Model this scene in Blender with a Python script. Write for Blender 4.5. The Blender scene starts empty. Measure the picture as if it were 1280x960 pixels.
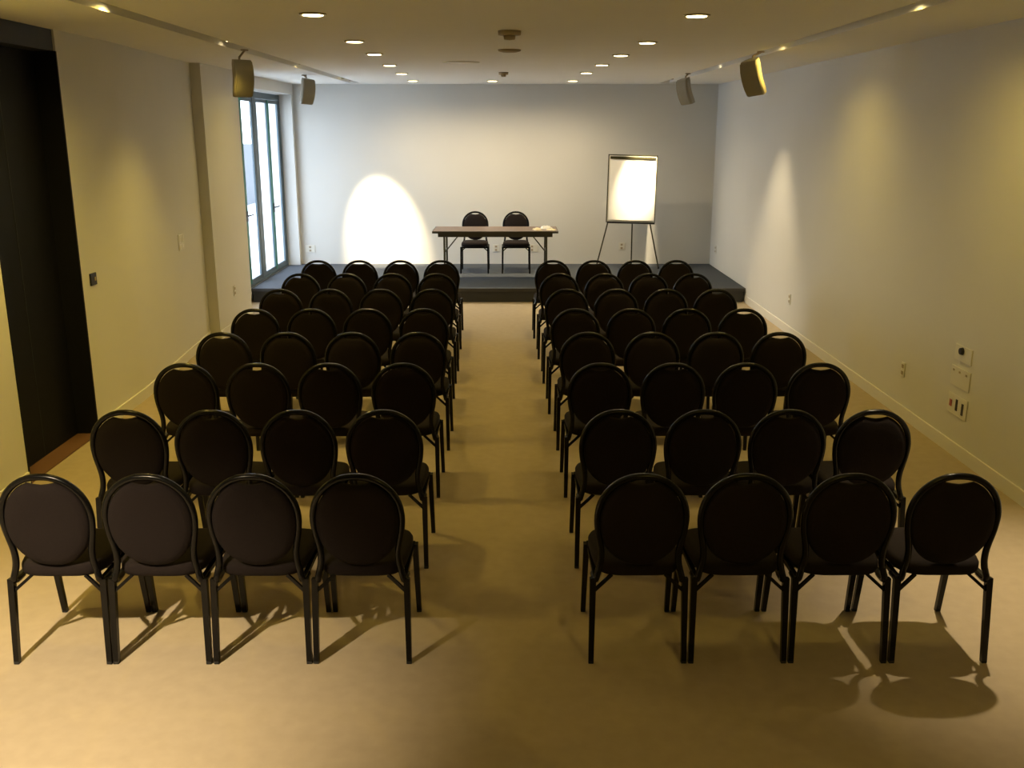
import bpy, bmesh, math, random
from mathutils import Vector, Matrix, Euler
random.seed(7)
R = math.radians
PI = math.pi
S = bpy.context.scene
COL = S.collection

# ------------------------------------------------------------------ camera
cam = bpy.data.cameras.new('camera')
cam.sensor_fit = 'HORIZONTAL'
cam.sensor_width = 36.0
cam.lens = 36.0 * 1211 / 1280
cam.clip_end = 200
camo = bpy.data.objects.new('camera', cam)
camo.location = (0, 0, 2.35)
camo.rotation_euler = (R(90 - 14.7), 0, -math.atan(3 / 1211))
COL.objects.link(camo)
S.camera = camo

# ------------------------------------------------------------------ daylight (overcast sky outside the glass doors)
w = bpy.data.worlds.new('sky')
S.world = w
w.use_nodes = True
nt = w.node_tree
bg = nt.nodes['Background']
tc = nt.nodes.new('ShaderNodeTexCoord')
sp = nt.nodes.new('ShaderNodeSeparateXYZ')
cr = nt.nodes.new('ShaderNodeValToRGB')
cr.color_ramp.elements[0].position = 0.0
cr.color_ramp.elements[0].color = (0.79, 0.88, 1.0, 1)
cr.color_ramp.elements[1].position = 0.6
cr.color_ramp.elements[1].color = (0.68, 0.80, 1.0, 1)
nt.links.new(tc.outputs['Generated'], sp.inputs[0])
nt.links.new(sp.outputs['Z'], cr.inputs[0])
nt.links.new(cr.outputs[0], bg.inputs['Color'])
bg.inputs['Strength'].default_value = 5.2

# view
S.view_settings.view_transform = 'Standard'
S.view_settings.look = 'None'
S.view_settings.gamma = 1
S.view_settings.use_curve_mapping = False
S.view_settings.exposure = 0.84

WARM = (1.0, 0.71, 0.13)
WARM_MID = (1.0, 0.75, 0.32)
WARM_HOT = (1.0, 0.80, 0.50)

# portal over the glass doors: only guides the sky light through them
pl = bpy.data.lights.new('window_portal', 'AREA')
pl.shape = 'RECTANGLE'
pl.size = 3.3
pl.size_y = 2.75
pl.cycles.is_portal = True
po = bpy.data.objects.new('window_portal', pl)
po.location = (-3.80, 14.27, 1.54)
po.rotation_euler = (R(90), 0, R(-90))
COL.objects.link(po)


# ------------------------------------------------------------------ materials
def mat(name, col, rough=0.6, metal=0.0, spec=0.5, noise=0.0, nscale=30, bump=0.0, bscale=200, emit=None, estr=0, detail=4):
    m = bpy.data.materials.new(name)
    m.use_nodes = True
    n = m.node_tree.nodes
    l = m.node_tree.links
    b = n['Principled BSDF']
    b.inputs['Base Color'].default_value = (*col, 1)
    b.inputs['Roughness'].default_value = rough
    b.inputs['Metallic'].default_value = metal
    b.inputs['Specular IOR Level'].default_value = spec
    t = n.new('ShaderNodeTexCoord')
    if noise > 0:
        nz = n.new('ShaderNodeTexNoise')
        nz.inputs['Scale'].default_value = nscale
        nz.inputs['Detail'].default_value = detail
        l.new(t.outputs['Object'], nz.inputs['Vector'])
        mx = n.new('ShaderNodeMix')
        mx.data_type = 'RGBA'
        mx.inputs[6].default_value = (*[c * (1 - noise) for c in col], 1)
        mx.inputs[7].default_value = (*[min(1, c * (1 + noise)) for c in col], 1)
        l.new(nz.outputs['Fac'], mx.inputs[0])
        l.new(mx.outputs[2], b.inputs['Base Color'])
    if bump > 0:
        nb = n.new('ShaderNodeTexNoise')
        nb.inputs['Scale'].default_value = bscale
        nb.inputs['Detail'].default_value = 3
        l.new(t.outputs['Object'], nb.inputs['Vector'])
        bp = n.new('ShaderNodeBump')
        bp.inputs['Strength'].default_value = bump
        bp.inputs['Distance'].default_value = 0.004
        l.new(nb.outputs['Fac'], bp.inputs['Height'])
        l.new(bp.outputs['Normal'], b.inputs['Normal'])
    if emit:
        b.inputs['Emission Color'].default_value = (*emit, 1)
        b.inputs['Emission Strength'].default_value = estr
    return m


def wood(name, c1, c2, scale=6, rough=0.4):
    m = mat(name, c1, rough)
    n = m.node_tree.nodes
    l = m.node_tree.links
    b = n['Principled BSDF']
    t = n.new('ShaderNodeTexCoord')
    mp = n.new('ShaderNodeMapping')
    mp.inputs['Scale'].default_value = (1.0, 12.0, 12.0)
    nz = n.new('ShaderNodeTexNoise')
    nz.inputs['Scale'].default_value = scale
    nz.inputs['Detail'].default_value = 6
    mx = n.new('ShaderNodeMix')
    mx.data_type = 'RGBA'
    mx.inputs[6].default_value = (*c1, 1)
    mx.inputs[7].default_value = (*c2, 1)
    l.new(t.outputs['Object'], mp.inputs[0])
    l.new(mp.outputs[0], nz.inputs['Vector'])
    l.new(nz.outputs['Fac'], mx.inputs[0])
    l.new(mx.outputs[2], b.inputs['Base Color'])
    return m


M = {}
M['wall'] = mat('wall_paint', (0.66, 0.65, 0.61), 0.75, spec=0.25, noise=0.03, nscale=1.5, bump=0.12, bscale=60)
M['ceiling'] = mat('ceiling_paint', (0.80, 0.79, 0.75), 0.85, spec=0.2, noise=0.02, nscale=2)
M['base'] = mat('baseboard_paint', (0.72, 0.70, 0.64), 0.5, spec=0.4)
M['carpet'] = mat('beige_carpet', (0.43, 0.355, 0.255), 0.95, spec=0.1, noise=0.10, nscale=14, bump=0.5, bscale=500, detail=8)
M['stage_carpet'] = mat('slate_carpet', (0.078, 0.088, 0.105), 0.9, spec=0.15, noise=0.10, nscale=30, bump=0.4, bscale=400)
M['stage_edge'] = mat('dark_stage_trim', (0.035, 0.036, 0.038), 0.6)
M['fabric'] = mat('dark_fabric', (0.013, 0.009, 0.009), 0.95, spec=0.2, noise=0.25, nscale=90, bump=0.5, bscale=350)
M['tube'] = mat('black_enamel', (0.003, 0.003, 0.0035), 0.25, spec=0.28)
M['rubber'] = mat('rubber', (0.012, 0.012, 0.012), 0.8)
M['door'] = mat('dark_door', (0.006, 0.0062, 0.009), 0.6, spec=0.15, noise=0.2, nscale=6)
M['door_head'] = mat('dark_door_header', (0.016, 0.018, 0.021), 0.6)
M['threshold'] = wood('reddish_wood', (0.20, 0.105, 0.06), (0.14, 0.07, 0.04))
M['frame'] = mat('window_aluminium', (0.085, 0.12, 0.14), 0.45, metal=0.2)
M['frame_green'] = mat('green_window_stile', (0.02, 0.17, 0.12), 0.45)
M['laminate'] = wood('brown_laminate', (0.15, 0.098, 0.080), (0.115, 0.073, 0.058), rough=0.35)
M['table_dark'] = mat('table_dark_edge', (0.03, 0.028, 0.016), 0.5)
M['olive'] = mat('olive_metal', (0.05, 0.046, 0.018), 0.4, metal=0.5)
M['paper'] = mat('paper', (0.86, 0.85, 0.82), 0.8, spec=0.2)
M['white_plastic'] = mat('white_plastic', (0.70, 0.68, 0.60), 0.45)
M['beige_plastic'] = mat('speaker_plastic', (0.30, 0.27, 0.21), 0.5)
M['grille'] = mat('speaker_grille', (0.27, 0.245, 0.18), 0.7, noise=0.2, nscale=300)
M['brown_plastic'] = mat('aged_plastic', (0.36, 0.29, 0.19), 0.6)
M['black_plastic'] = mat('black_plastic', (0.012, 0.012, 0.014), 0.4)
M['red'] = mat('red_plastic', (0.35, 0.06, 0.04), 0.5)
M['trim_metal'] = mat('downlight_trim', (0.35, 0.30, 0.14), 0.35, metal=0.6)
M['lens'] = mat('lamp_lens', (1, 1, 1), 0.4, emit=(1.0, 0.80, 0.42), estr=9)
M['pave'] = mat('outdoor_paving', (0.55, 0.56, 0.56), 0.9, noise=0.1, nscale=3)
M['ext_grey'] = mat('grey_outdoor_wall', (0.10, 0.11, 0.12), 0.9)
M['ext_white'] = mat('white_outdoor_wall', (0.75, 0.76, 0.78), 0.9)

g = bpy.data.materials.new('window_glass')
g.use_nodes = True
gn = g.node_tree.nodes
gl = g.node_tree.links
gn.clear()
o_ = gn.new('ShaderNodeOutputMaterial')
mxs = gn.new('ShaderNodeMixShader')
tr = gn.new('ShaderNodeBsdfTransparent')
tr.inputs[0].default_value = (0.93, 0.94, 0.94, 1)
gs = gn.new('ShaderNodeBsdfGlossy')
gs.inputs['Roughness'].default_value = 0.02
mxs.inputs[0].default_value = 0.06
gl.new(tr.outputs[0], mxs.inputs[1])
gl.new(gs.outputs[0], mxs.inputs[2])
gl.new(mxs.outputs[0], o_.inputs[0])
M['glass'] = g


# ------------------------------------------------------------------ mesh helpers
def link_mesh(name, bm, m, parent=None, smooth=False, loc=None, rot=None):
    bmesh.ops.recalc_face_normals(bm, faces=bm.faces)
    me = bpy.data.meshes.new(name)
    bm.to_mesh(me)
    bm.free()
    me.materials.append(m)
    if smooth:
        for p in me.polygons:
            p.use_smooth = True
    o = bpy.data.objects.new(name, me)
    COL.objects.link(o)
    if parent:
        o.parent = parent
    if loc:
        o.location = loc
    if rot:
        o.rotation_euler = rot
    return o


def tag(o, label, cat, group=None):
    o['label'] = label
    o['category'] = cat
    if group:
        o['group'] = group
    return o


def thing(name, label, cat, loc=(0, 0, 0), rot=(0, 0, 0), group=None):
    o = bpy.data.objects.new(name, None)
    o.empty_display_size = 0.1
    COL.objects.link(o)
    o.location = loc
    o.rotation_euler = rot
    return tag(o, label, cat, group)


def struct(name, bm, m, parent=None, **k):
    o = link_mesh(name, bm, m, parent, **k)
    if not parent:
        o['kind'] = 'structure'
    return o


def box(bm, x0, x1, y0, y1, z0, z1, bev=0.0):
    x0, x1 = sorted((x0, x1))
    y0, y1 = sorted((y0, y1))
    z0, z1 = sorted((z0, z1))
    vs = [bm.verts.new((x, y, z)) for z in (z0, z1) for y in (y0, y1) for x in (x0, x1)]
    fs = []
    for f in ((0, 2, 3, 1), (4, 5, 7, 6), (0, 1, 5, 4), (2, 6, 7, 3), (0, 4, 6, 2), (1, 3, 7, 5)):
        fs.append(bm.faces.new([vs[i] for i in f]))
    if bev > 0:
        es = {e for f in fs for e in f.edges}
        bmesh.ops.bevel(bm, geom=list(es), offset=bev, segments=2, affect='EDGES', profile=0.5)
    return vs


def B(*a, bev=0.0):
    bm = bmesh.new()
    box(bm, *a, bev=bev)
    return bm


def prism(bm, pts, z0, z1):
    lo = [bm.verts.new((x, y, z0)) for x, y in pts]
    hi = [bm.verts.new((x, y, z1)) for x, y in pts]
    n = len(pts)
    bm.faces.new(lo[::-1])
    bm.faces.new(hi)
    for i in range(n):
        bm.faces.new((lo[i], lo[(i + 1) % n], hi[(i + 1) % n], hi[i]))


def smooth_path(pts, sub=4):
    P = [Vector(p) for p in pts]
    out = []
    for i in range(len(P) - 1):
        p0 = P[max(i - 1, 0)]
        p1 = P[i]
        p2 = P[i + 1]
        p3 = P[min(i + 2, len(P) - 1)]
        for k in range(sub):
            t = k / sub
            out.append(0.5 * ((2 * p1) + (p2 - p0) * t + (2 * p0 - 5 * p1 + 4 * p2 - p3) * t * t + (3 * p1 - p0 - 3 * p2 + p3) * t ** 3))
    out.append(P[-1])
    return out


def tube(bm, pts, r, seg=8, flat=1.0, square=False, r2=None):
    pts = [Vector(p) for p in pts]
    n = len(pts)
    rings = []
    ref = None
    for i, p in enumerate(pts):
        d = (pts[min(i + 1, n - 1)] - pts[max(i - 1, 0)]).normalized()
        if ref is None:
            ref = Vector((0, 1, 0)) if abs(d.y) < 0.8 else Vector((0, 0, 1))
        u = (ref - d * ref.dot(d)).normalized()
        ref = u
        v = d.cross(u)
        rr = r if r2 is None else r + (r2 - r) * i / (n - 1)
        ring = []
        sg = 4 if square else seg
        for k in range(sg):
            a = 2 * PI * (k + (0.5 if square else 0)) / sg
            q = 1.414 if square else 1
            ring.append(bm.verts.new(p + u * math.cos(a) * rr * q * flat + v * math.sin(a) * rr * q))
        rings.append(ring)
    sg = len(rings[0])
    for a, b in zip(rings, rings[1:]):
        for k in range(sg):
            bm.faces.new((a[k], a[(k + 1) % sg], b[(k + 1) % sg], b[k]))
    bm.faces.new(rings[0][::-1])
    bm.faces.new(rings[-1])


def lathe(bm, prof, seg=24, axis='Z', c=(0, 0, 0)):
    c = Vector(c)
    rings = []
    for r, h in prof:
        ring = []
        if r < 1e-6:
            ring = [bm.verts.new(c + ax(0, 0, h, axis))]
        else:
            for k in range(seg):
                a = 2 * PI * k / seg
                ring.append(bm.verts.new(c + ax(r * math.cos(a), r * math.sin(a), h, axis)))
        rings.append(ring)
    for a, b in zip(rings, rings[1:]):
        for k in range(seg):
            k2 = (k + 1) % seg
            if len(a) == 1 and len(b) == 1:
                continue
            if len(a) == 1:
                bm.faces.new((a[0], b[k], b[k2]))
            elif len(b) == 1:
                bm.faces.new((a[k], a[k2], b[0]))
            else:
                bm.faces.new((a[k], a[k2], b[k2], b[k]))


def ax(x, y, h, axis):
    return Vector((x, y, h)) if axis == 'Z' else (Vector((h, x, y)) if axis == 'X' else Vector((x, h, y)))


# ------------------------------------------------------------------ room
XR, XL, XP, XW = 3.315, -3.44, -3.28, -3.65
YB, YK, ZC = 16.05, -2.2, 3.05
XQ = -3.345
YP0, YP1 = 11.0, 12.42          # pier on the left wall
YW0, YW1 = 12.80, 15.92         # glass doors
DY0, DY1 = 6.24, 7.39           # dark doorway

bm = bmesh.new()
box(bm, XL - 0.5, XR + 0.2, YK - 0.2, YB + 0.2, -0.15, 0)
struct('floor', bm, M['carpet'])
struct('wall_back', B(-4.1, XR + 0.2, YB, YB + 0.2, 0, 3.4), M['wall'])
struct('wall_right', B(XR, XR + 0.2, YK, YB, 0, 3.4), M['wall'])
struct('wall_near', B(-3.9, XR + 0.2, YK - 0.2, YK, 0, 3.4), M['wall'])
bm = bmesh.new()
prism(bm, [(-3.9, YK), (XP, YK), (XP, DY0), (-3.9, DY0)], 0, 3.4)
prism(bm, [(-3.9, DY1), (XP, DY1), (XP - 0.01, 8.45), (XL - 0.02, YP0), (XQ, YP0), (XQ, YP1), (XW - 0.0, YP1), (-3.9, YP1)], 0, 3.4)
box(bm, -3.9, -3.55, DY0, DY1, 0, 3.4)
box(bm, -3.9, XW, YP1, YB, 0, 0.2)
box(bm, -3.9, XL, YP1, YW0, 0.2, 3.4)
box(bm, -3.9, XL, YW1, YB, 0.2, 3.4)
box(bm, -3.9, XL, YW0, YW1, 2.89, 3.4)
struct('wall_left', bm, M['wall'])

# ceiling with two recessed lamp slots
SA, SB = 2.31, 2.47
bm = bmesh.new()
box(bm, -SA, SA, YK, YB, ZC, ZC + 0.06)
box(bm, SB, XR, YK, YB, ZC, ZC + 0.06)
box(bm, XL - 0.05, -SB, YK, YB, ZC, ZC + 0.06)
for s in (-1, 1):
    a, b = sorted((s * (SA - 0.01), s * (SB + 0.01)))
    box(bm, a, b, YK, 0.2, ZC, ZC + 0.06)
    box(bm, a, b, 15.6, YB, ZC, ZC + 0.06)
    box(bm, a - 0.02, a, 0.2, 15.6, ZC + 0.06, ZC + 0.2)
    box(bm, b, b + 0.02, 0.2, 15.6, ZC + 0.06, ZC + 0.2)
    box(bm, a - 0.02, b + 0.02, 0.15, 15.65, ZC + 0.2, ZC + 0.23)
box(bm, -3.9, XR + 0.2, YK - 0.2, YB + 0.2, 3.4, 3.45)
struct('ceiling', bm, M['ceiling'])


# baseboards
def base_run(name, pts, nx):
    bm = bmesh.new()
    for (x0, y0), (x1, y1) in zip(pts, pts[1:]):
        d = Vector((x1 - x0, y1 - y0)).normalized()
        n = Vector((d.y, -d.x))
        if n.x * nx < 0:
            n = -n
        prism(bm, [(x0, y0), (x1, y1), (x1 + n.x * 0.014, y1 + n.y * 0.014), (x0 + n.x * 0.014, y0 + n.y * 0.014)], 0, 0.10)
    struct(name, bm, M['base'])


base_run('baseboard_right', [(XR, YK + 0.01), (XR, 13.46)], -1)
base_run('baseboard_left', [(XP, DY1 + 0.01), (XP - 0.01, 8.45), (XL - 0.02, YP0 - 0.02)], 1)
base_run('baseboard_pier', [(XQ, YP0), (XQ, YP1)], 1)
base_run('baseboard_near', [(XP, YK + 0.01), (XP, DY0 - 0.01)], 1)

# dark doorway on the left
dr = bpy.data.objects.new('door_1', None)
dr.location = (-3.44, (DY0 + DY1) / 2, 0)
dr['kind'] = 'structure'
COL.objects.link(dr)
w2 = (DY1 - DY0) / 2
link_mesh('leaf', B(-0.05, 0, -w2 + 0.02, w2 - 0.02, 0.012, 2.90), M['door'], dr)
link_mesh('header', B(-0.06, 0.145, -w2 + 0.002, w2 - 0.002, 2.90, ZC - 0.002), M['door_head'], dr)
link_mesh('jamb', B(-0.06, 0.165, w2 - 0.018, w2, 0, 2.90), M['door'], dr)
link_mesh('jamb', B(-0.06, 0.165, -w2, -w2 + 0.018, 0, 2.90), M['door'], dr)
link_mesh('threshold', B(-0.06, 0.16, -w2 + 0.018, w2 - 0.018, 0.001, 0.012), M['threshold'], dr)
link_mesh('seam', B(0.0, 0.003, -0.002, 0.002, 0.02, 2.89), M['door_head'], dr)


# glass doors to the outside
def glass_pair(idx, y0, y1):
    r = bpy.data.objects.new('window_%d' % idx, None)
    r.location = (XW, y0, 0.2)
    r['kind'] = 'structure'
    COL.objects.link(r)
    W = y1 - y0
    H = 2.68
    t = 0.08
    bm = bmesh.new()
    box(bm, -0.034, 0.016, 0, t, 0, H)
    box(bm, -0.034, 0.016, W - t, W, 0, H)
    box(bm, -0.034, 0.016, t, W - t, H - 0.09, H)
    box(bm, -0.034, 0.016, t, W - t, 0, 0.035)
    link_mesh('frame', bm, M['frame'], r)
    mid = W / 2
    for k, (a, b) in enumerate(((t + .004, mid - .003), (mid + .003, W - t - .004))):
        sl = 0.06
        bm = bmesh.new()
        box(bm, -0.014, 0.012, a, a + sl, 0.04, H - 0.095, bev=0.004)
        box(bm, -0.014, 0.012, b - sl, b, 0.04, H - 0.095, bev=0.004)
        box(bm, -0.013, 0.011, a + sl, b - sl, H - 0.095 - 0.05, H - 0.095)
        box(bm, -0.013, 0.011, a + sl, b - sl, 0.04, 0.10)
        lf = link_mesh('door_leaf', bm, M['frame'], r)
        # meeting stile facing, green
        c = (b - sl, b) if k == 0 else (a, a + sl)
        link_mesh('meeting_stile', B(0.013, 0.019, c[0] + .006, c[1] - .006, 0.05, H - 0.10), M['frame_green'], lf)
        link_mesh('pane', B(-0.004, 0.0, a + sl - .005, b - sl + .005, 0.095, H - 0.14), M['glass'], lf)
        s = -1 if k == 0 else 1
        yc = (c[0] + c[1]) / 2
        hb = bmesh.new()
        box(hb, 0.019, 0.027, yc - 0.014, yc + 0.014, 0.92, 1.06, bev=0.003)
        tube(hb, [(0.025, yc, 1.0), (0.06, yc, 1.0)], 0.009)
        tube(hb, [(0.06, yc - s * 0.008, 1.0), (0.062, yc + s * 0.15, 1.0)], 0.010)
        link_mesh('lever_handle', hb, M['black_plastic'], lf)
    return r


glass_pair(1, YW0, 14.33)
glass_pair(2, 14.33, YW1)

# outside
struct('trim_1', B(-30, -3.92, -2, 60, -0.1, 0.12), M['pave'])
tag(bpy.data.objects['trim_1'], 'pale outdoor paving seen through the glass doors', 'paving')
bpy.data.objects['trim_1'].name = 'paving'
ew = link_mesh('garden_wall', B(-8.3, -8.0, 27.8, 31.2, 0.12, 1.93), M['ext_grey'])
tag(ew, 'grey block of wall outside, seen through the nearer glass door', 'wall')

# ------------------------------------------------------------------ stage
st = thing('stage_platform', 'low slate-grey carpeted stage platform across the far end of the room', 'stage', (0, 13.48, 0))
y1 = YB - 0.005 - 13.48
bm = bmesh.new()
prism(bm, [(-3.62, 0), (XR - 0.006, 0), (XR - 0.006, y1), (XL + 0.006, y1), (XL + 0.006, YW1 - 13.485), (-3.62, YW1 - 13.485)], 0.16, 0.20)
link_mesh('deck', bm, M['stage_carpet'], st)
link_mesh('front_fascia', B(-3.60, XR - 0.03, 0.025, 0.05, 0, 0.159), M['stage_edge'], st)
link_mesh('nosing', B(-3.62, XR - 0.006, -0.008, 0.0, 0.155, 0.199), M['stage_edge'], st)
link_mesh('subframe', B(-3.60, XR - 0.03, 0.06, y1 - 0.15, 0, 0.159), M['stage_edge'], st)


# ------------------------------------------------------------------ banquet chair
CH = 'black banquet chairs with round backs'


def lean(z):            # y of the back plane for a height
    return -0.205 - 0.045 * max(0, z - 0.43) / 0.50


def chair_proto():
    t = thing('banquet_chair', 'x', 'chair', group=CH)
    # seat cushion: rounded trapezoid, crowned
    bm = bmesh.new()
    N = 40
    layers = [(0.405, 0.90), (0.412, 0.965), (0.428, 1.0), (0.452, 1.0), (0.466, 0.965), (0.473, 0.86), (0.476, 0.55)]
    rings = []
    for z, s in layers:
        ring = []
        for k in range(N):
            a = 2 * PI * k / N
            ca, sa = math.cos(a), math.sin(a)
            e = 0.45
            x = 0.205 * math.copysign(abs(ca) ** e, ca)
            y = 0.215 * math.copysign(abs(sa) ** e, sa)
            x *= 1.0 + 0.05 * y / 0.215 - 0.02
            ring.append(bm.verts.new((x * s, y * s + 0.005, z)))
        rings.append(ring)
    for a, b in zip(rings, rings[1:]):
        for k in range(N):
            bm.faces.new((a[k], a[(k + 1) % N], b[(k + 1) % N], b[k]))
    bm.faces.new(rings[0][::-1])
    c = bm.verts.new((0, 0.005, 0.478))
    for k in range(N):
        bm.faces.new((rings[-1][k], rings[-1][(k + 1) % N], c))
    link_mesh('seat', bm, M['fabric'], t, smooth=True)
    # seat rails
    bm = bmesh.new()
    for s in (-1, 1):
        box(bm, s * 0.185, s * 0.205, -0.205, 0.20, 0.383, 0.404)
    box(bm, -0.185, 0.185, 0.165, 0.185, 0.383, 0.404)
    box(bm, -0.185, 0.185, -0.06, -0.04, 0.383, 0.404)
    link_mesh('seat_frame', bm, M['tube'], t)
    # back tube : ring over the pad, running down and hooking forward under the seat
    half = [(0, .900), (.055, .894), (.108, .870), (.152, .830), (.182, .777), (.195, .712), (.191, .645), (.181, .59), (.173, .54), (.173, .49), (.182, .445)]
    full = [(-x, z) for x, z in half[::-1]] + half[1:]
    path = [(x, lean(z), z) for x, z in full]
    hookr = [(.192, -0.212, .405), (.196, -0.185, .385), (.198, -0.12, .385)]
    path = [(-x, y, z) for x, y, z in hookr[::-1]] + path + hookr
    bm = bmesh.new()
    tube(bm, smooth_path(path, 3), 0.0150, seg=8)
    link_mesh('back_frame', bm, M['tube'], t, smooth=True)
    # padded back : disc inside the ring, top lowered to leave the hand slot
    bm = bmesh.new()
    N = 40

    def outline(k, s):
        a = 2 * PI * k / N
        x = 0.187 * math.copysign(abs(math.cos(a)) ** 0.93, math.cos(a))
        z = 0.680 + (0.205 if math.sin(a) > 0 else 0.212) * math.sin(a)
        z = min(z, 0.864 + 0.03 * (abs(x) / 0.055) ** 4)
        return x * s, 0.676 + (z - 0.676) * s

    prof = [(-0.030, 0.0), (-0.030, 0.55), (-0.026, 0.82), (-0.016, 0.955), (0.0, 1.0), (0.014, 0.965), (0.024, 0.84), (0.030, 0.55), (0.031, 0.0)]
    rings = []
    for dy, s in prof:
        if s == 0:
            rings.append([bm.verts.new((0, lean(0.676) + dy, 0.676))])
            continue
        ring = []
        for k in range(N):
            x, z = outline(k, s)
            ring.append(bm.verts.new((x, lean(z) + dy, z)))
        rings.append(ring)
    for a, b in zip(rings, rings[1:]):
        for k in range(N):
            k2 = (k + 1) % N
            if len(a) == 1:
                bm.faces.new((a[0], b[k], b[k2]))
            elif len(b) == 1:
                bm.faces.new((a[k], a[k2], b[0]))
            else:
                bm.faces.new((a[k], a[k2], b[k2], b[k]))
    link_mesh('backrest', bm, M['fabric'], t, smooth=True)
    # legs
    for s in (-1, 1):
        for yy, yt in ((-0.245, -0.205), (0.245, 0.175)):
            bm = bmesh.new()
            tube(bm, [(s * 0.2110, yy, 0.006), (s * 0.2065, yt, 0.402)], 0.0118, square=True, r2=0.0142)
            lg = link_mesh('leg', bm, M['tube'], t)
            link_mesh('glide', B(s * 0.2110 - .0118, s * 0.2110 + .0118, yy - .0125, yy + .0125, 0, 0.014, bev=0.002), M['rubber'], lg)
        for ya, yb in ((-0.212, -0.190), (0.185, 0.176)):
            bm = bmesh.new()
            tube(bm, [(s * 0.208, ya, 0.335), (s * 0.120, yb, 0.412)], 0.007, square=True)
            link_mesh('brace', bm, M['tube'], t)
    return t


proto = chair_proto()


def dup(root):
    r = root.copy()
    COL.objects.link(r)
    for ch in list(root.children):
        c = ch.copy()
        COL.objects.link(c)
        c.parent = r
        for gch in ch.children:
            d = gch.copy()
            COL.objects.link(d)
            d.parent = c
    return r


ROWS = [
    (3.946, [-2.022, -1.570, -1.115, -0.660], [0.588, 1.043, 1.499, 1.957]),
    (4.935, [-2.034, -1.582, -1.124, -0.664], [0.590, 1.045, 1.500, 1.957]),
    (6.002, [-2.073, -1.609, -1.148, -0.674], [0.587, 1.059, 1.523, 1.995]),
    (6.974, [-2.105, -1.630, -1.152, -0.668], [0.584, 1.060, 1.533, 2.000]),
    (7.945, [-2.118, -1.646, -1.178, -0.709], [0.557, 1.024, 1.491, 1.960]),
    (8.971, [-2.139, -1.670, -1.198, -0.721], [0.545, 1.009, 1.477, 1.941]),
    (9.988, [-2.163, -1.685, -1.210, -0.746], [0.526, 0.995, 1.455, 1.915]),
    (11.040, [-2.177, -1.707, -1.238, -0.773], [0.503, 0.974, 1.443, 1.914])]
RN = ['nearest row', 'second row from camera', 'third row from camera', 'fourth row from camera',
      'fifth row from camera', 'third row back from stage', 'second row back from stage', 'row closest to stage']
LN = ['outermost, by left wall', 'second in from left wall', 'next to aisle chair', 'on the aisle']
RGN = ['on the aisle', 'next to aisle chair', 'second in from right wall', 'outermost, by right wall']
first = True
for ri, (y, L, Rr) in enumerate(ROWS):
    for side, xs, names in (('left block', L, LN), ('right block', Rr, RGN)):
        for ci, x in enumerate(xs):
            c = proto if first else dup(proto)
            first = False
            c.location = (x - 0.008, y + 0.250, 0)
            c.rotation_euler = (0, 0, R(random.uniform(-0.25, 0.25)))
            c['label'] = 'black round-backed chair, %s, %s, %s' % (side, RN[ri], names[ci])
for x, lab in ((-0.54, 'black round-backed chair on stage behind table, left one'), (0.10, 'black round-backed chair on stage behind table, right one')):
    c = dup(proto)
    c.location = (x, 15.165, 0.2)
    c.rotation_euler = (0, 0, PI)
    c['label'] = lab
    c['group'] = 'chairs behind the stage table'

# ------------------------------------------------------------------ folding table
t = thing('folding_table', 'long brown folding table with dark edge and metal legs on stage', 'table', (-0.205, 14.28, 0.2))
link_mesh('tabletop', B(-0.895, 0.895, -0.36, 0.36, 0.724, 0.75, bev=0.004), M['laminate'], t)
bm = bmesh.new()
box(bm, -0.90, 0.90, -0.366, -0.3605, 0.720, 0.749)
box(bm, -0.90, 0.90, 0.3605, 0.366, 0.720, 0.749)
box(bm, -0.901, -0.8955, -0.366, 0.366, 0.720, 0.749)
box(bm, 0.8955, 0.901, -0.366, 0.366, 0.720, 0.749)
link_mesh('edge_band', bm, M['table_dark'], t)
bm = bmesh.new()
box(bm, -0.82, 0.82, -0.34, -0.32, 0.665, 0.723)
box(bm, -0.82, 0.82, 0.32, 0.34, 0.665, 0.723)
box(bm, -0.82, -0.80, -0.32, 0.32, 0.665, 0.723)
box(bm, 0.80, 0.82, -0.32, 0.32, 0.665, 0.723)
link_mesh('apron', bm, M['table_dark'], t)
for s in (-1, 1):
    for yy in (-0.27, 0.27):
        bm = bmesh.new()
        tube(bm, [(s * 0.735, yy, 0.0), (s * 0.735, yy, 0.70)], 0.015)
        lg = link_mesh('leg', bm, M['olive'], t)
    bm = bmesh.new()
    tube(bm, [(s * 0.735, -0.27, 0.12), (s * 0.735, 0.27, 0.12)], 0.010)
    link_mesh('crossbar', bm, M['olive'], t)
    for yy in (-0.2, ):
        bm = bmesh.new()
        tube(bm, [(s * 0.725, yy, 0.44), (s * 0.50, yy, 0.715)], 0.009)
        link_mesh('brace', bm, M['olive'], t)
        bm = bmesh.new()
        tube(bm, [(s * 0.735, -0.27, 0.44), (s * 0.735, 0.27, 0.44)], 0.009)
        link_mesh('crossbar', bm, M['olive'], t)


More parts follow.
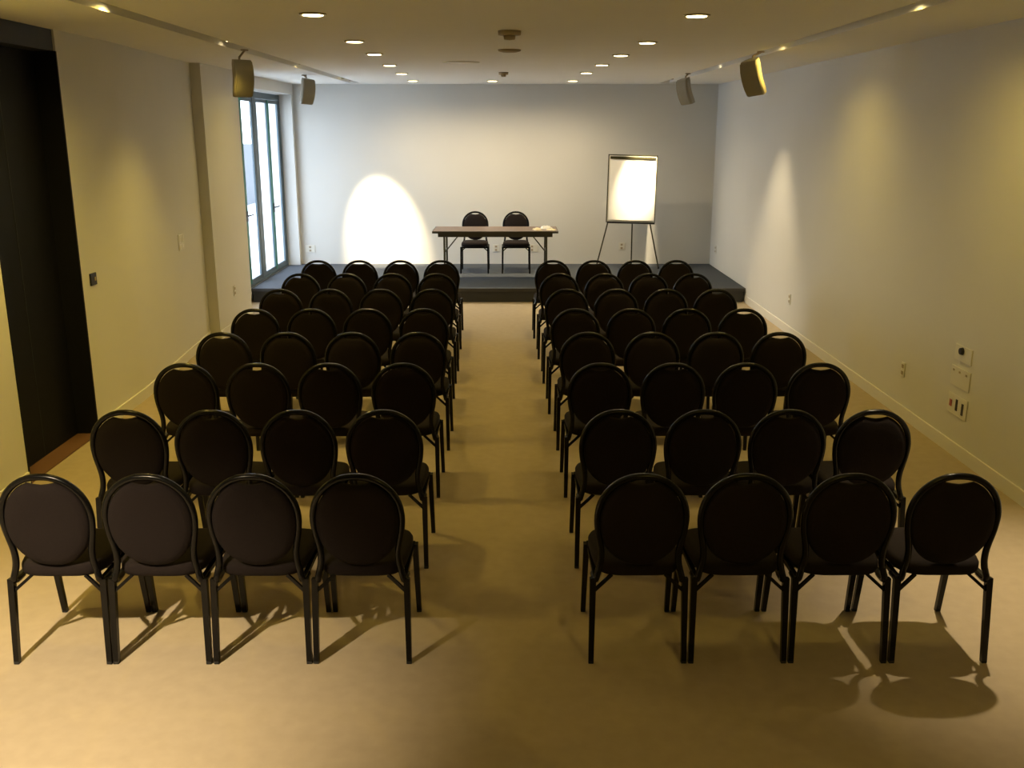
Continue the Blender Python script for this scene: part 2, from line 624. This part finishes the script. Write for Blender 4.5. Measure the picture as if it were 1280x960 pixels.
def crumple(name, lab, x, y, sx, sy, h, rz, seed, m, group=None):
    rnd = random.Random(seed)
    bm = bmesh.new()
    n = 9
    V = {}
    for i in range(n):
        for j in range(n):
            u, v = i / (n - 1) * 2 - 1, j / (n - 1) * 2 - 1
            e = max(abs(u), abs(v))
            z = 0.002 + h * (1 - e ** 3) * rnd.uniform(0.45, 1.0)
            V[i, j] = bm.verts.new((u * sx * (1 + rnd.uniform(-.12, .12)), v * sy * (1 + rnd.uniform(-.12, .12)), z))
    for i in range(n - 1):
        for j in range(n - 1):
            bm.faces.new((V[i, j], V[i + 1, j], V[i + 1, j + 1], V[i, j + 1]))
    lo = bmesh.ops.extrude_face_region(bm, geom=list(bm.faces))
    for v in [q for q in lo['geom'] if isinstance(q, bmesh.types.BMVert)]:
        v.co.z = 0.0005
    o = link_mesh(name, bm, m, loc=(x, y, 0.951), rot=(0, 0, rz))
    tag(o, lab, 'paper', group)


M['cream'] = mat('cream_paper', (0.80, 0.72, 0.50), 0.8)
crumple('crumpled_paper', 'left crumpled cream paper at the right end of the stage table', 0.40, 14.12, 0.055, 0.07, 0.035, 0.3, 1, M['cream'])
crumple('crumpled_paper', 'larger crumpled white paper in the middle of those on the stage table', 0.535, 14.30, 0.070, 0.085, 0.055, -0.4, 2, M['paper'])
crumple('crumpled_paper', 'right crumpled cream paper nearest the table corner on stage', 0.60, 14.08, 0.045, 0.06, 0.03, 0.9, 3, M['cream'])

# ------------------------------------------------------------------ flip chart
fc = thing('flip_chart', 'white paper flip chart on a tripod easel, right side of stage', 'flip chart', (1.915, 15.45, 0.2))
# board group: centre at z .73..1.80, leaning back, rolled slightly
Mb = Matrix.Translation((0.0, 0, 1.25)) @ Matrix.Rotation(R(1.6), 4, 'Y') @ Matrix.Rotation(R(-7), 4, 'X')


def fcpart(name, bm, m, **k):
    bmesh.ops.transform(bm, matrix=Mb, verts=bm.verts)
    return link_mesh(name, bm, m, fc, **k)


fcpart('board', B(-0.375, 0.375, 0.0, 0.018, -0.515, 0.515), M['white_plastic'])
bm = bmesh.new()
box(bm, -0.385, -0.372, -0.006, 0.022, -0.52, 0.52)
box(bm, 0.372, 0.385, -0.006, 0.022, -0.52, 0.52)
box(bm, -0.385, 0.385, -0.006, 0.022, 0.512, 0.526)
fcpart('board_frame', bm, M['olive'])
bm = bmesh.new()
n, k2 = 14, 18
V = {}
for i in range(n + 1):
    for j in range(k2 + 1):
        u, v = i / n, j / k2
        x = -0.355 + 0.715 * u
        z = 0.46 - 0.94 * v
        d = 0.006 + 0.012 * v * v + 0.004 * math.sin(u * 6 + v * 9) * v + (0.02 * max(0, v - .85) / .15 * max(0, .5 - u))
        V[i, j] = bm.verts.new((x, -d - 0.003, z))
for i in range(n):
    for j in range(k2):
        bm.faces.new((V[i, j], V[i + 1, j], V[i + 1, j + 1], V[i, j + 1]))
ex = bmesh.ops.extrude_face_region(bm, geom=list(bm.faces))
for v in [q for q in ex['geom'] if isinstance(q, bmesh.types.BMVert)]:
    v.co.y += 0.004
fcpart('paper_pad', bm, M['paper'], smooth=False)
cb = fcpart('clamp_bar', B(-0.355, 0.335, -0.022, -0.002, 0.455, 0.495, bev=0.003), M['olive'])
kb = bmesh.new()
lathe(kb, [(0, -0.03), (0.014, -0.03), (0.014, -0.002), (0, -0.002)], 12, 'Y', (0.345, 0, 0.475))
bmesh.ops.transform(kb, matrix=Mb, verts=kb.verts)
link_mesh('knob', kb, M['black_plastic'], cb)
bm = bmesh.new()
box(bm, -0.375, 0.375, -0.06, -0.001, -0.535, -0.525)
box(bm, -0.375, 0.375, -0.064, -0.056, -0.535, -0.508)
fcpart('pen_tray', bm, M['black_plastic'])
for nm, a, b in (('leg', (-0.27, 0.05, 1.10), (-0.535, 0.02, 0.008)), ('leg', (0.20, 0.05, 1.20), (0.465, 0.0, 0.008)), ('leg', (0.03, 0.07, 1.20), (0.085, 0.47, 0.008))):
    bm = bmesh.new()
    tube(bm, [a, b], 0.011)
    lg = link_mesh(nm, bm, M['olive'], fc)
    fb = bmesh.new()
    lathe(fb, [(0, -0.008), (0.016, -0.008), (0.013, 0.025), (0, 0.025)], 10, 'Z', b)
    link_mesh('rubber_foot', fb, M['rubber'], lg)
bm = bmesh.new()
tube(bm, [(-0.30, 0.055, 1.10), (0.24, 0.055, 1.10)], 0.01)
link_mesh('back_bar', bm, M['olive'], fc)

# ------------------------------------------------------------------ ceiling downlights
DL = [(-1.224, 6.42), (-1.26, 8.33), (-1.282, 9.69), (-1.334, 11.33), (-1.378, 12.98), (-1.415, 14.85),
      (-0.25, 14.85),
      (0.927, 14.84), (0.969, 12.80), (1.023, 11.26), (1.074, 9.84), (1.135, 8.43), (1.179, 6.48)]
ORD = ['nearest', 'second', 'third', 'fourth', 'fifth', 'farthest']
DW = {}


def spot(name, loc, target, watts, angle, blend, color, rad=0.035):
    l = bpy.data.lights.new(name, 'SPOT')
    l.energy = watts
    l.spot_size = R(angle)
    l.spot_blend = blend
    l.color = color
    l.shadow_soft_size = rad
    o = bpy.data.objects.new(name, l)
    o.location = loc
    d = Vector(target) - Vector(loc)
    o.rotation_euler = d.to_track_quat('-Z', 'Y').to_euler()
    COL.objects.link(o)
    return o


def downlight(x, y, label, watts=55, built=True, proto=[None]):
    if built:
        if proto[0] is None:
            t = thing('downlight', label, 'lamp', (x, y, ZC - 0.001), group='round recessed ceiling lights')
            bm = bmesh.new()
            lathe(bm, [(0.062, 0.0), (0.085, 0.0), (0.083, -0.007), (0.072, -0.010), (0.062, -0.006), (0.062, 0.0)], 28)
            link_mesh('trim_ring', bm, M['trim_metal'], t, smooth=True)
            bm = bmesh.new()
            lathe(bm, [(0, -0.004), (0.063, -0.004), (0.063, -0.0115), (0, -0.014)], 28)
            link_mesh('lens', bm, M['lens'], t)
            proto[0] = t
        else:
            t = dup(proto[0])
            t.location = (x, y, ZC - 0.001)
            t['label'] = label
    spot('downlight_or_fill', (x, y, ZC - 0.03), (x, y, 0), watts * (0.75 if y < 7 else 1), 36, 0.8, WARM_MID)
    spot('downlight_spill', (x, y, ZC - 0.03), (x, y, 0), watts * (1.0 if y > 14 else 0.14 if y < 7 else 0.28), 165, 1.0, WARM_HOT if y > 14 else WARM)


for i, (x, y) in enumerate(DL):
    if i < 6:
        lab = 'round recessed ceiling light, left row, %s from camera' % ORD[i]
    elif i == 6:
        lab = 'small round ceiling light centred above the stage, between the two rows'
    else:
        lab = 'round recessed ceiling light, right row, %s from camera' % ORD[12 - i]
    downlight(x, y, lab, DW.get(i, 60))


# added unseen fill light that lifts the dark front of the room
spot('downlight_or_fill', (1.2, 1.7, ZC - 0.03), (1.2, 1.7, 0), 26, 165, 1.0, WARM)


# ------------------------------------------------------------------ spot lamps in the ceiling slots
def slot_lamp(x, y, target, label, watts, angle, blend, color=WARM, seen=True, drop=0.03):
    loc = Vector((x, y, ZC + drop))
    d = (Vector(target) - loc).normalized()
    if seen:
        t = thing('slot_spotlight', label, 'lamp', (x, y, ZC + 0.19), group='spotlights in the ceiling slots')
        q = Vector((0, 0, -1)).rotation_difference(d)
        off = Vector((0, 0, ZC + drop - (ZC + 0.19)))
        Mx = Matrix.Translation(off) @ q.to_matrix().to_4x4()
        bm = bmesh.new()
        lathe(bm, [(0, 0.085), (0.025, 0.085), (0.040, 0.05), (0.045, 0.0), (0.042, -0.001), (0.036, 0.05), (0, 0.075)], 20)
        bmesh.ops.transform(bm, matrix=Mx, verts=bm.verts)
        link_mesh('lamp_housing', bm, M['trim_metal'], t, smooth=True)
        bm = bmesh.new()
        lathe(bm, [(0, 0.006), (0.041, 0.006), (0.041, 0.003), (0, 0.0)], 20)
        bmesh.ops.transform(bm, matrix=Mx, verts=bm.verts)
        link_mesh('lens', bm, M['lens'], t)
        bm = bmesh.new()
        tube(bm, [(0, 0, 0.01), off - d * 0.06], 0.008)
        link_mesh('stem', bm, M['trim_metal'], t)
    spot('slot_beam', loc + d * 0.012, target, watts, angle, blend, color, 0.03)


slot_lamp(-2.39, 14.62, (-2.05, 16.05, 0.64), 'left slot spotlight nearest the stage wall', 1000, 31, 0.75, WARM_HOT)
slot_lamp(-2.39, 11.75, (-2.45, 11.8, 0.0), 'left slot spotlight between the two left speakers', 22, 165, 1.0)
slot_lamp(-2.39, 8.78, (-2.55, 8.6, 0.0), 'left slot spotlight in front of the nearer left speaker', 46, 98, 1.0)
slot_lamp(-2.39, 6.30, (-2.9, 5.9, 0.0), 'nearest left slot spotlight, mostly hidden in its slot', 72, 160, 1.0)
slot_lamp(-2.39, 4.00, (-3.28, 5.3, 0.7), '', 75, 90, 1.0, WARM, seen=False)  # unseen lamp, added to brighten the left wall before the dark door
slot_lamp(-2.39, 1.55, (-2.2, 3.1, 0.0), '', 640, 62, 0.9, WARM_HOT, seen=False, drop=0.02)
slot_lamp(2.36, 14.85, (2.04, 15.5, 1.55), 'right slot spotlight nearest the stage wall', 600, 28, 0.9, WARM_HOT)
slot_lamp(2.39, 11.90, (3.32, 12.20, -0.3), 'right slot spotlight between the two right speakers', 100, 62, 1.0, WARM_HOT)
slot_lamp(2.39, 9.21, (2.7, 9.4, 0.0), 'right slot spotlight beside the nearer right speaker', 24, 150, 1.0)
slot_lamp(2.39, 6.20, (2.55, 6.3, 0.0), 'nearest right slot spotlight, mostly hidden in its slot', 27, 168, 1.0)
slot_lamp(2.39, 4.95, (2.75, 4.4, 0.0), '', 190, 60, 1.0, WARM_HOT, seen=False)


# ------------------------------------------------------------------ loudspeakers hung from the ceiling
def loudspeaker(x, y, z, yaw, roll, label, ax_, ay_, side=0.0):
    t = thing('loudspeaker', label, 'loudspeaker', (x, y, z), group='small loudspeakers hung below the ceiling')
    Mx = Matrix.Rotation(side, 4, 'Y') @ Matrix.Rotation(yaw, 4, 'Z') @ Matrix.Rotation(roll, 4, 'X')
    # plan outline (front at -y), banana side profile
    H = 0.32
    bm = bmesh.new()
    plan = [(-0.085, -0.05), (0.085, -0.05), (0.092, -0.03), (0.080, 0.04), (0.045, 0.085), (-0.045, 0.085), (-0.080, 0.04), (-0.092, -0.03)]
    nz = 9
    rings = []
    for i in range(nz):
        v = i / (nz - 1) * 2 - 1
        bow = -0.035 * (1 - v * v) + 0.02
        sc = 1.0 - 0.12 * v ** 6
        rings.append([bm.verts.new((px * sc, py * sc + bow, v * H / 2)) for px, py in plan])
    for a, b in zip(rings, rings[1:]):
        for k in range(8):
            bm.faces.new((a[k], a[(k + 1) % 8], b[(k + 1) % 8], b[k]))
    bm.faces.new(rings[0][::-1])
    bm.faces.new(rings[-1])
    bmesh.ops.transform(bm, matrix=Mx, verts=bm.verts)
    link_mesh('cabinet', bm, M['beige_plastic'], t)
    bm = bmesh.new()
    rings = []
    for i in range(nz):
        v = (i / (nz - 1) * 2 - 1) * 0.93
        bow = -0.035 * (1 - v * v) + 0.02
        rings.append([bm.verts.new((px, py + bow, v * H / 2)) for px, py in ((-0.078, -0.052), (0.078, -0.052), (0.078, -0.058), (-0.078, -0.058))])
    for a, b in zip(rings, rings[1:]):
        for k in range(4):
            bm.faces.new((a[k], a[(k + 1) % 4], b[(k + 1) % 4], b[k]))
    bm.faces.new(rings[0][::-1])
    bm.faces.new(rings[-1])
    bmesh.ops.transform(bm, matrix=Mx, verts=bm.verts)
    link_mesh('grille', bm, M['grille'], t)
    bm = bmesh.new()
    p = Mx @ Vector((0, 0.05, H / 2 - 0.03))
    q = Vector((ax_, ay_, ZC - z - 0.012))
    tube(bm, [p, p + Vector((0, 0.0, 0.05)), q], 0.010)
    lathe(bm, [(0, 0.010), (0.035, 0.010), (0.035, -0.002), (0, -0.004)], 14, 'Z', q)
    link_mesh('bracket', bm, M['brown_plastic'], t)


loudspeaker(-2.40, 9.12, 2.795, R(38), R(6), 'beige loudspeaker hanging at left, nearer of the two', 0.02, 0.06)
loudspeaker(-2.66, 13.3, 2.835, R(38), R(8), 'grey loudspeaker hanging at left near the glass doors', -0.04, 0.05, R(5))
loudspeaker(2.235, 9.3, 2.81, R(-42), R(14), 'beige loudspeaker hanging at right, nearer of the two', 0.07, 0.06, R(-10))
loudspeaker(2.245, 12.9, 2.82, R(-50), R(10), 'grey loudspeaker hanging at right, nearest the stage', 0.03, 0.04, R(-9))


# ------------------------------------------------------------------ ceiling devices
def disc_thing(name, label, cat, x, y, parts):
    t = thing(name, label, cat, (x, y, ZC))
    for pn, prof, m in parts:
        bm = bmesh.new()
        lathe(bm, prof, 24)
        link_mesh(pn, bm, m, t, smooth=True)


disc_thing('smoke_detector', 'brownish round smoke detector on ceiling, nearest of the central three', 'detector', 0.0, 7.50,
           [('base', [(0, -0.001), (0.085, -0.001), (0.082, -0.03), (0, -0.032)], M['brown_plastic']),
            ('sensor_head', [(0.03, -0.031), (0.045, -0.034), (0.04, -0.060), (0, -0.066)], M['brown_plastic'])])
disc_thing('ceiling_vent', 'flat brownish round disc on ceiling, middle of the central three', 'vent', 0.0, 9.22,
           [('cover', [(0, -0.001), (0.105, -0.001), (0.10, -0.014), (0.06, -0.024), (0, -0.027)], M['brown_plastic'])])
disc_thing('smoke_detector', 'small brownish detector on ceiling, farthest of the central three', 'detector', -0.075, 12.75,
           [('base', [(0, -0.001), (0.062, -0.001), (0.060, -0.03), (0, -0.032)], M['brown_plastic']),
            ('sensor_head', [(0.02, -0.031), (0.032, -0.034), (0.028, -0.055), (0, -0.058)], M['brown_plastic'])])
disc_thing('ceiling_panel', 'faint flush round white panel on ceiling, left of the central detectors', 'panel', -0.52, 10.9,
           [('plate', [(0, -0.001), (0.20, -0.001), (0.20, -0.004), (0, -0.004)], M['ceiling'])])


# ------------------------------------------------------------------ wall plates
def plate(name, label, cat, loc, side, w, h, marks, m='white_plastic', d=0.009):
    """side 'R': on the right wall (faces -x), 'L': on left wall (faces +x), 'B': back wall (faces -y)"""
    rz = {'R': R(-90), 'L': R(90), 'B': 0}[side]
    t = thing(name, label, cat, loc, (0, 0, rz))
    link_mesh('plate', B(-w / 2, w / 2, -d, -0.0005, -h / 2, h / 2, bev=0.002), M[m], t)
    for (pn, x, z, sw, sh, mm) in marks:
        link_mesh(pn, B(x - sw / 2, x + sw / 2, -d - 0.004, -d - 0.0002, z - sh / 2, z + sh / 2), M[mm], t)
    return t


# local x for 'R' runs towards -y ... nearer camera is +x
t = plate('thermostat', 'wall plate with black round knob, top of three on right wall', 'wall plate', (XR, 6.88, 0.765), 'R', 0.26, 0.115, [])
bm = bmesh.new()
lathe(bm, [(0, -0.03), (0.024, -0.03), (0.028, -0.0095), (0, -0.0095)], 16, 'Y', (-0.01, 0, 0.022))
link_mesh('knob', bm, M['black_plastic'], t)
plate('switch_plate', 'wall plate with three small dots, middle of three on right wall', 'wall plate', (XR, 6.885, 0.585), 'R', 0.30, 0.145,
      [('button', -0.105, 0.042, 0.02, 0.014, 'brown_plastic'), ('button', -0.01, 0.042, 0.02, 0.014, 'brown_plastic'), ('button', 0.095, 0.042, 0.02, 0.014, 'brown_plastic')])
plate('socket_plate', 'wall plate with two dark slots and red socket, lowest of three', 'wall plate', (XR, 6.88, 0.375), 'R', 0.30, 0.15,
      [('socket', -0.10, 0.0, 0.035, 0.05, 'red'), ('slot', -0.005, 0.005, 0.028, 0.085, 'black_plastic'), ('slot', 0.09, -0.005, 0.028, 0.085, 'black_plastic')])
plate('outlet', 'small power outlet on right wall beside outer chairs', 'outlet', (XR, 7.91, 0.40), 'R', 0.075, 0.12,
      [('socket', 0, 0.028, 0.035, 0.03, 'brown_plastic'), ('socket', 0, -0.028, 0.035, 0.03, 'brown_plastic')])
plate('outlet', 'small power outlet on right wall just in front of stage', 'outlet', (XR, 11.33, 0.415), 'R', 0.075, 0.12,
      [('socket', 0, 0.028, 0.035, 0.03, 'brown_plastic'), ('socket', 0, -0.028, 0.035, 0.03, 'brown_plastic')])
plate('outlet', 'power outlet on right wall above the stage, near far corner', 'outlet', (XR, 15.6, 0.49), 'R', 0.10, 0.12,
      [('socket', 0, 0.028, 0.04, 0.03, 'brown_plastic'), ('socket', 0, -0.028, 0.04, 0.03, 'brown_plastic')])
plate('outlet', 'tall narrow outlet on the left pier before the glass doors', 'outlet', (XQ, 11.68, 0.46), 'L', 0.075, 0.12,
      [('socket', 0, 0.028, 0.035, 0.03, 'brown_plastic'), ('socket', 0, -0.028, 0.035, 0.03, 'brown_plastic')])
for x, z, w_, lab in ((-3.29, 0.45, 0.16, 'pale outlet on back wall in the left corner by the windows'), (-0.225, 0.46, 0.10, 'outlet on back wall between the two stage chairs'),
                      (0.37, 0.46, 0.17, 'double outlet on back wall right of the stage chairs'), (1.85, 0.49, 0.10, 'outlet on back wall below the flip chart')):
    plate('outlet', lab, 'outlet', (x, YB, z), 'B', w_, 0.12, [('socket', 0, 0.028, 0.035, 0.03, 'brown_plastic'), ('socket', 0, -0.028, 0.035, 0.03, 'brown_plastic')])
plate('card_reader', 'black square control plate on left wall beside the dark door', 'wall plate', (XP - 0.001, 7.585, 1.215), 'L', 0.105, 0.095,
      [('button', 0.02, 0.0, 0.02, 0.03, 'brown_plastic')], m='black_plastic', d=0.014)
xs = XP - 0.01 - 0.17 * (10.06 - 8.45) / 2.55
t = plate('light_switch', 'white multi-gang light switch on left wall near the pier', 'light switch', (xs + 0.001, 10.06, 1.23), 'L', 0.20, 0.165,
      [('rocker', -0.06, 0.032, 0.04, 0.07, 'paper'), ('rocker', 0.0, 0.032, 0.04, 0.07, 'paper'), ('rocker', 0.06, 0.032, 0.04, 0.07, 'paper'),
       ('rocker', -0.06, -0.045, 0.04, 0.055, 'paper'), ('rocker', 0.03, -0.045, 0.07, 0.03, 'paper')])
t.rotation_euler = (0, 0, R(90) + math.atan2(0.17, 2.55))
